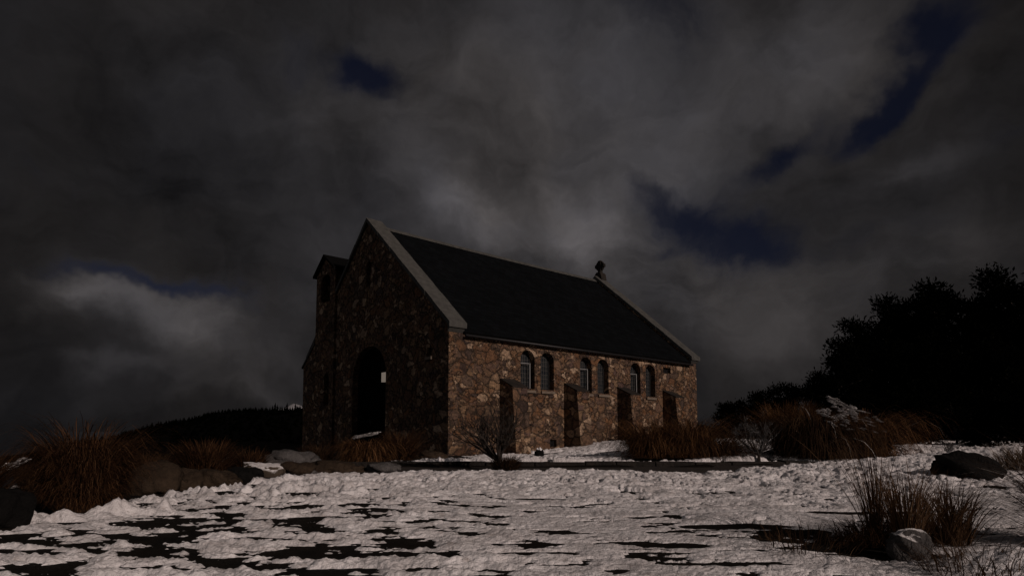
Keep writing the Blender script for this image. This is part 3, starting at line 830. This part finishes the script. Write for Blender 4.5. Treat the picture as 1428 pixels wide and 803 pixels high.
def tussock(px, depth, h, label, mat='rust', n=1400, spread=.8, droop=.9, base_r=.14, width=.009, seed=0, snow=(), frost=0, lean=(0, 0), zoff=0, lm=1.25, pe=1.6, seg=6, hvar=.35, outw=1.25, group='tussock grasses'):
    X = (px - 714) / 820 * depth; z = tz(X, depth) + zoff
    root = empty('tussock', (X, depth, z)); tag(root, label, 'grass clump', group)
    V, Q, uv = blades(n, h, spread, seed, base_r, droop, width, seg, lean=lean, lm=lm, pe=pe, hvar=hvar, outw=outw)
    from_np('blades', V, Q, M[mat], root, uv=uv)
    if frost:
        V, Q, uv = blades(frost, h * .98, spread, seed + 50, base_r, droop * 1.05, width * 1.3, seg, lean=lean, lm=lm, pe=pe, hvar=hvar, outw=outw)
        from_np('frosted_blades', V, Q, M['frost'], root, uv=uv)
    r = np.random.default_rng(seed + 99)
    if snow:
        bm = bmesh.new()
        for (cx_, cy_, cz_, ex, ez, slope, num, size) in snow:
            for k in range(num):
                u_, v_ = r.normal(0, .5, 2).clip(-1, 1)
                ret = bmesh.ops.create_icosphere(bm, subdivisions=3, radius=1)
                vs = ret['verts']; c = np.array([v.co[:] for v in vs]); sd_ = r.uniform(0, 50)
                nn = fbm(c[:, 0] * 1.6 + sd_, c[:, 1] * 1.6 + c[:, 2], 4, k)
                sz_ = size * r.uniform(.45, 1.25); ang = math.atan(slope) + r.normal(0, .15)
                for v, q_, m_ in zip(vs, c, nn):
                    kk = 1 + .7 * m_
                    p = Vector((q_[0] * sz_ * 2.6 * kk, q_[1] * sz_ * .75 * kk, q_[2] * sz_ * .40 * (1 + .9 * m_)))
                    p.rotate(Euler((r.normal(0, .02), -ang, 0)))
                    v.co = p + Vector((cx_ + u_ * ex, cy_ + r.normal(0, .03), cz_ + v_ * ez + u_ * ex * slope))
        from_bm('snow_cap', bm, M['snow'], root, smooth=True)
    return root
tussock(122, 5.6, .76, 'largest rust brown tussock at left with a snow slab on its flank', 'rust', 6000, .20, 1.75, .20, .008, 1, lm=1.2, pe=3.2, seg=9, hvar=.75, outw=.75,
        snow=((-.44, -.40, .42, .17, .02, .42, 30, .036), (-.30, -.46, .24, .03, .03, 0, 2, .022)))
tussock(-48, 4.75, .50, 'rust tussock cut by the left picture edge', 'rust', 2000, .4, .8, .16, .008, 2)
tussock(62, 7.6, .34, 'dim tussock behind the snow slab of the largest left tussock', 'brown', 900, .8, .8, .2, .01, 22)
tussock(290, 9.4, .52, 'reddish tussock with frosted stems behind the left rocks', 'rust', 1500, .7, .9, .26, .011, 3, frost=1)
tussock(352, 10.2, .40, 'small tan tussock left of the grey boulder', 'rust', 800, .8, .9, .18, .011, 4)
tussock(205, 8.6, .40, 'dark tussock above the broad brown boulder', 'brown', 800, .8, .9, .25, .011, 23)
tussock(446, 13.0, .42, 'low dark tussock between grey boulder and church', 'brown', 700, .8, .9, .22, .012, 24)
tussock(513, 12.9, .70, 'orange drooping tussock with snow on top before the church door', 'amber', 2100, .5, 2.0, .26, .013, 5, lm=1.3, pe=2.2, seg=8, hvar=.7, snow=((.0, -.25, .60, .24, .03, .18, 24, .036),))
tussock(560, 13.3, .62, 'brown tussock right beside the snow topped one before the door', 'rust', 1300, .9, 1.0, .26, .012, 6)
tussock(706, 11.0, .24, 'little dark grass clump round the foot of the bare shrub', 'brown', 1100, .8, .8, .22, .01, 7)
tussock(908, 13.4, 1.02, 'orange brown tussock hiding the foot of the fourth buttress', 'amber', 2600, .5, 1.6, .36, .012, 8, lm=1.33, pe=2.2, seg=8, hvar=.7)
tussock(958, 13.2, 1.04, 'dense brown tussock at the far corner of the long wall', 'amber', 2600, .5, 1.7, .36, .012, 9, frost=8, lm=1.33, pe=2.2, seg=8, hvar=.7)
tussock(998, 12.9, .74, 'low dark tussock right of the church corner', 'brown', 1800, .6, 1.7, .32, .012, 10, frost=6, lm=1.33, pe=2.2, seg=8, hvar=.7)
tussock(1098, 14.3, 1.0, 'rust tussock behind the twiggy frosted shrub', 'amber', 2000, .6, .7, .35, .013, 11)
tussock(1134, 12.9, 1.28, 'large drooping tussock draped with bright snow streaks', 'brown', 3400, .5, 1.9, .36, .014, 12, frost=14, lm=1.33, pe=2.2, seg=8, hvar=.7,
        snow=((.36, -.62, 1.06, .46, .16, -.45, 50, .026), (.02, -.76, .86, .42, .14, -.42, 40, .024), (.85, -.6, .8, .3, .25, -.4, 14, .02)))
tussock(1205, 13.3, 1.2, 'drooping rust tussock below the black trees', 'amber', 2800, .45, 1.9, .32, .014, 13, frost=8, lm=1.33, pe=2.2, seg=8, hvar=.7)
tussock(1420, 9.4, .40, 'pale snow bent grass behind the black boulder', 'pale', 500, 1.2, 1.0, .3, .012, 14, frost=60)
tussock(1256, 3.7, .44, 'wiry straw brown tussock in the right foreground', 'straw', 380, .42, .6, .08, .005, 15, lean=(.05, 0))
tussock(1212, 4.0, .52, 'thin upright wisp of straw stems at right', 'straw', 160, .4, .3, .05, .005, 16, lean=(-.15, 0))
tussock(1312, 3.85, .36, 'drooping straw tussock right of the snow crusted rock', 'straw', 480, .6, 1.3, .12, .005, 17, lm=1.5)
tussock(1500, 3.7, .62, 'long bladed tussock leaning in at the right picture edge', 'brown', 900, 1.1, 1.1, .16, .006, 18, lean=(-.3, .1), frost=60)
tussock(1120, 3.75, .18, 'flattened pale grass poking through foreground snow', 'brown', 240, 1.5, 1.4, .3, .004, 19)
tussock(1205, 3.9, .2, 'low matted rust grass in the bare hollow at right', 'rust', 500, 1.2, 1.4, .2, .005, 25)
tussock(1350, 3.05, .2, 'brown grass draped over the snow mound at bottom right', 'brown', 350, 1.4, 1.5, .25, .005, 20)

# ------------------------------------------------------------------ shrubs
def shrub_mesh(bm, p, d, L, r, lvl, rnd, upw=.15):
    n = 4; pts = [p]; rad = [r]
    for k in range(n):
        d = (d + Vector((rnd.uniform(-1, 1), rnd.uniform(-1, 1), rnd.uniform(-.6, 1) * 1)) * .22 + Vector((0, 0, upw * .2))).normalized()
        p = p + d * (L / n); pts.append(p.copy()); rad.append(r * (1 - .5 * (k + 1) / n))
    tube(bm, pts, rad, 5 if lvl < 2 else 3)
    if lvl < 4:
        for k in range(rnd.choice((3, 4)) if lvl < 3 else 3):
            q = pts[rnd.randint(1, n)]
            nd = (d + Vector((rnd.uniform(-1, 1), rnd.uniform(-1, 1), rnd.uniform(-.5, .8))) * .95).normalized()
            shrub_mesh(bm, q, nd, L * rnd.uniform(.5, .8), max(r * .5, .003), lvl + 1, rnd, upw)
def shrub(px, depth, h, label, mat, seed, lean=0, r=.03, nb=6):
    X = (px - 714) / 820 * depth; z = tz(X, depth)
    root = empty('bare_shrub', (X, depth, z)); tag(root, label, 'shrub', 'leafless shrubs')
    rnd = random.Random(seed)
    bm = bmesh.new()
    tube(bm, [(0, 0, -.1), (0, 0, h * .08), (lean * h * .1, 0, h * .18)], [r * 1.5, r * 1.1, r], 6)
    from_bm('trunk', bm, M['bark'], root)
    bm = bmesh.new()
    for k in range(nb):
        a = k * 2.4 + rnd.uniform(-.3, .3)
        shrub_mesh(bm, Vector((lean * h * .05, 0, h * .12)), Vector((math.cos(a) * .7 + lean, math.sin(a) * .7, .8)).normalized(), h * .42, r * .6, 1, rnd)
    from_bm('branches', bm, M[mat], root)
    return root
shrub(699, 10.9, 1.45, 'bare dark twiggy shrub in front of the first buttress', 'bark', 3, lean=-.5, r=.042, nb=15)
shrub(1056, 12.3, 1.0, 'frost whitened twiggy shrub left of the snow draped tussock', 'rock_frosted', 5, r=.028, nb=10)
shrub(1322, 12.6, .5, 'small snow dusted shrub under the black trees', 'rock_frosted', 8, r=.018, nb=9)

# ------------------------------------------------------------------ trees
def tree(px, depth, ytop, wpx, label, seed, kind='evergreen_tree', n=5200, low=.12, leaf=.16, group='dark evergreens at the right'):
    rnd = random.Random(seed); r = np.random.default_rng(seed)
    X = (px - 714) / 820 * depth; z = tz(X, depth)
    H = .735 + (600 - ytop) / 820 * depth - z; W = wpx / 820 * depth
    root = empty(kind, (X, depth, z)); tag(root, label, 'tree' if kind == 'evergreen_tree' else 'bush', group)
    bm = bmesh.new()
    top = Vector((rnd.uniform(-.3, .3), 0, H * .8))
    tube(bm, [(0, 0, -.3), (.05, 0, H * .2), (top.x * .6, .05, H * .5), top], [H * .035, H * .026, H * .017, H * .006], 8)
    tips = []
    nb = 26 if kind == 'evergreen_tree' else 16
    for k in range(nb):
        f = low + (1 - low) * ((k + .5) / nb) ** .9
        a = k * 2.4 + rnd.uniform(-.4, .4)
        prof = math.sin(math.pi * min(1, (f - low * .6) ** .75 * .92)) ** .6
        rad = W / 2 * max(.2, prof) * rnd.uniform(.65, 1.12)
        p0 = Vector((top.x * f, 0, H * f * .80)); p1 = Vector((math.cos(a) * rad, math.sin(a) * rad, H * min(.98, f * .93 + rnd.uniform(-.02, .07))))
        mid = p0.lerp(p1, .5) + Vector((0, 0, rnd.uniform(-.05, .1) * H * .3))
        tube(bm, [p0, mid, p1], [H * .010, H * .006, H * .002], 4)
        tips += [(p0.lerp(p1, .55), .8), (p0.lerp(p1, .8), .9), (p1, .75)]
    from_bm('trunk', bm, M['bark'], root)
    # leaf sprays gathered in clumps along the limbs
    C = np.array([t[0][:] for t in tips]); S = np.array([t[1] for t in tips]) * W * .125
    idx = r.integers(0, len(C), n)
    d = r.normal(0, 1, (n, 3)); d /= np.linalg.norm(d, axis=1)[:, None]; rr = r.uniform(0, 1, n) ** .55
    P = C[idx] + d * (rr * S[idx] * r.uniform(.7, 1.5, n))[:, None] * np.array([1, 1, .75])
    P[:, 2] = np.maximum(P[:, 2], .05)
    ax = d * .8 + r.normal(0, .6, (n, 3)) + np.array([0, 0, .35]); ax /= np.linalg.norm(ax, axis=1)[:, None]
    sd_ = np.cross(ax, r.normal(0, 1, (n, 3))); sd_ /= np.linalg.norm(sd_, axis=1)[:, None]
    L = leaf * r.uniform(.6, 1.7, n)[:, None]; w = L * .20
    V = np.stack([P, P + ax * L * .5 - sd_ * w, P + ax * L, P + ax * L * .5 + sd_ * w], 1).reshape(-1, 3)
    Q = np.arange(4 * n).reshape(-1, 4)
    uv = np.repeat(np.stack([r.uniform(0, 1, n), np.zeros(n)], -1), 4, 0)
    from_np('crown', V, Q, M['leaf'], root, uv=uv, smooth=False)
    return root
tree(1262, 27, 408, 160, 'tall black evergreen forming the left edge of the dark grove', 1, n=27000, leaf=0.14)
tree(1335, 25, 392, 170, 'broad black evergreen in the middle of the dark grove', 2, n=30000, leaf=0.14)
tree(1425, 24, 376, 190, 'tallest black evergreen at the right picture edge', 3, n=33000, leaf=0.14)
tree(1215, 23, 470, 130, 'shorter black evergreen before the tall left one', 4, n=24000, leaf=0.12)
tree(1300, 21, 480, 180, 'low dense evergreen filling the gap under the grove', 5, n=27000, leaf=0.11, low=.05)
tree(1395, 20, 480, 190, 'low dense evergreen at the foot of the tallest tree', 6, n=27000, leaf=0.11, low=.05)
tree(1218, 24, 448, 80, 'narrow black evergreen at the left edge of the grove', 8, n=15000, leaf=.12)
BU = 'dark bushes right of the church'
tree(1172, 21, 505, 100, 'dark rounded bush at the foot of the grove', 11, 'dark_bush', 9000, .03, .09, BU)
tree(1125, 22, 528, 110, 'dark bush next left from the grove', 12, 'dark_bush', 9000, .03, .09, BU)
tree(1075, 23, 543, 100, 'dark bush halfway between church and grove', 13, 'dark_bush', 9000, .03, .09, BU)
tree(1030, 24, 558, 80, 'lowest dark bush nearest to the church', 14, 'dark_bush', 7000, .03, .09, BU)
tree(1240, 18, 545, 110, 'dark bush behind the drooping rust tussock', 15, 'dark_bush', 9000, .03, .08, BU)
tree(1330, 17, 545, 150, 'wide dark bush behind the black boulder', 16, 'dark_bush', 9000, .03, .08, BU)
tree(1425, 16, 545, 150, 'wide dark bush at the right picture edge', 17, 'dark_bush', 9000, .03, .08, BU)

# far trees on the hill: one mass of wood plus single conifers standing on its crest
def conifer_np(r, h, w, layers=7):
    V, Q = [], []; n = 8
    for k in range(layers):
        f = k / layers; z0 = h * (.12 + .88 * f); rad = w / 2 * (1 - f) * r.uniform(.75, 1.2)
        b = len(V)
        for t in range(n):
            a = 2 * math.pi * t / n + r.uniform(-.2, .2); q = rad * r.uniform(.6, 1.2); V.append((q * math.cos(a), q * math.sin(a), z0 - h * .05 * r.uniform(0, 1)))
        V.append((0, 0, z0 + h * .22 * (1 - f * .4)))
        for t in range(n): Q.append((b + t, b + (t + 1) % n, b + n))
    return np.array(V), np.array(Q)
r = np.random.default_rng(12)
VV, QQ, o = [], [], 0
for k in range(2600):
    x = r.uniform(-96, 30); y = r.uniform(112, 150)
    v, q = conifer_np(r, r.uniform(.7, 1.5), r.uniform(.8, 1.4), 4)
    VV.append(v + np.array([x, y, hill_z(x, y) - .2])); QQ.append(q + o); o += len(v)
tag(from_np('hill_wood', np.concatenate(VV), np.concatenate(QQ), M['leaf'], smooth=False), 'low dark wood covering the far hillside', 'wood', kind='stuff')
v, q = conifer_np(r, 2.2, 1.3)
me_c = None
for k in range(26):
    pxl = 335 + k * 3.7 + r.uniform(-1.5, 1.5)
    y = r.uniform(147, 152); x = (pxl - 714) / 820 * y
    s = r.uniform(.5, 1.15) * (1 if pxl > 375 else .6)
    if me_c is None:
        c0 = from_np('conifer', v, q, M['leaf'], smooth=False); me_c = c0.data; c = c0
    else:
        c = c0.copy(); COL.objects.link(c)
    c.location = (x, y, hill_z(x, y) - .2); c.scale = (s, s, s); c.rotation_euler = (0, 0, k)
    tag(c, 'tiny black conifer in the row along the crest of the far hill', 'tree', 'conifers along the crest of the far hill')
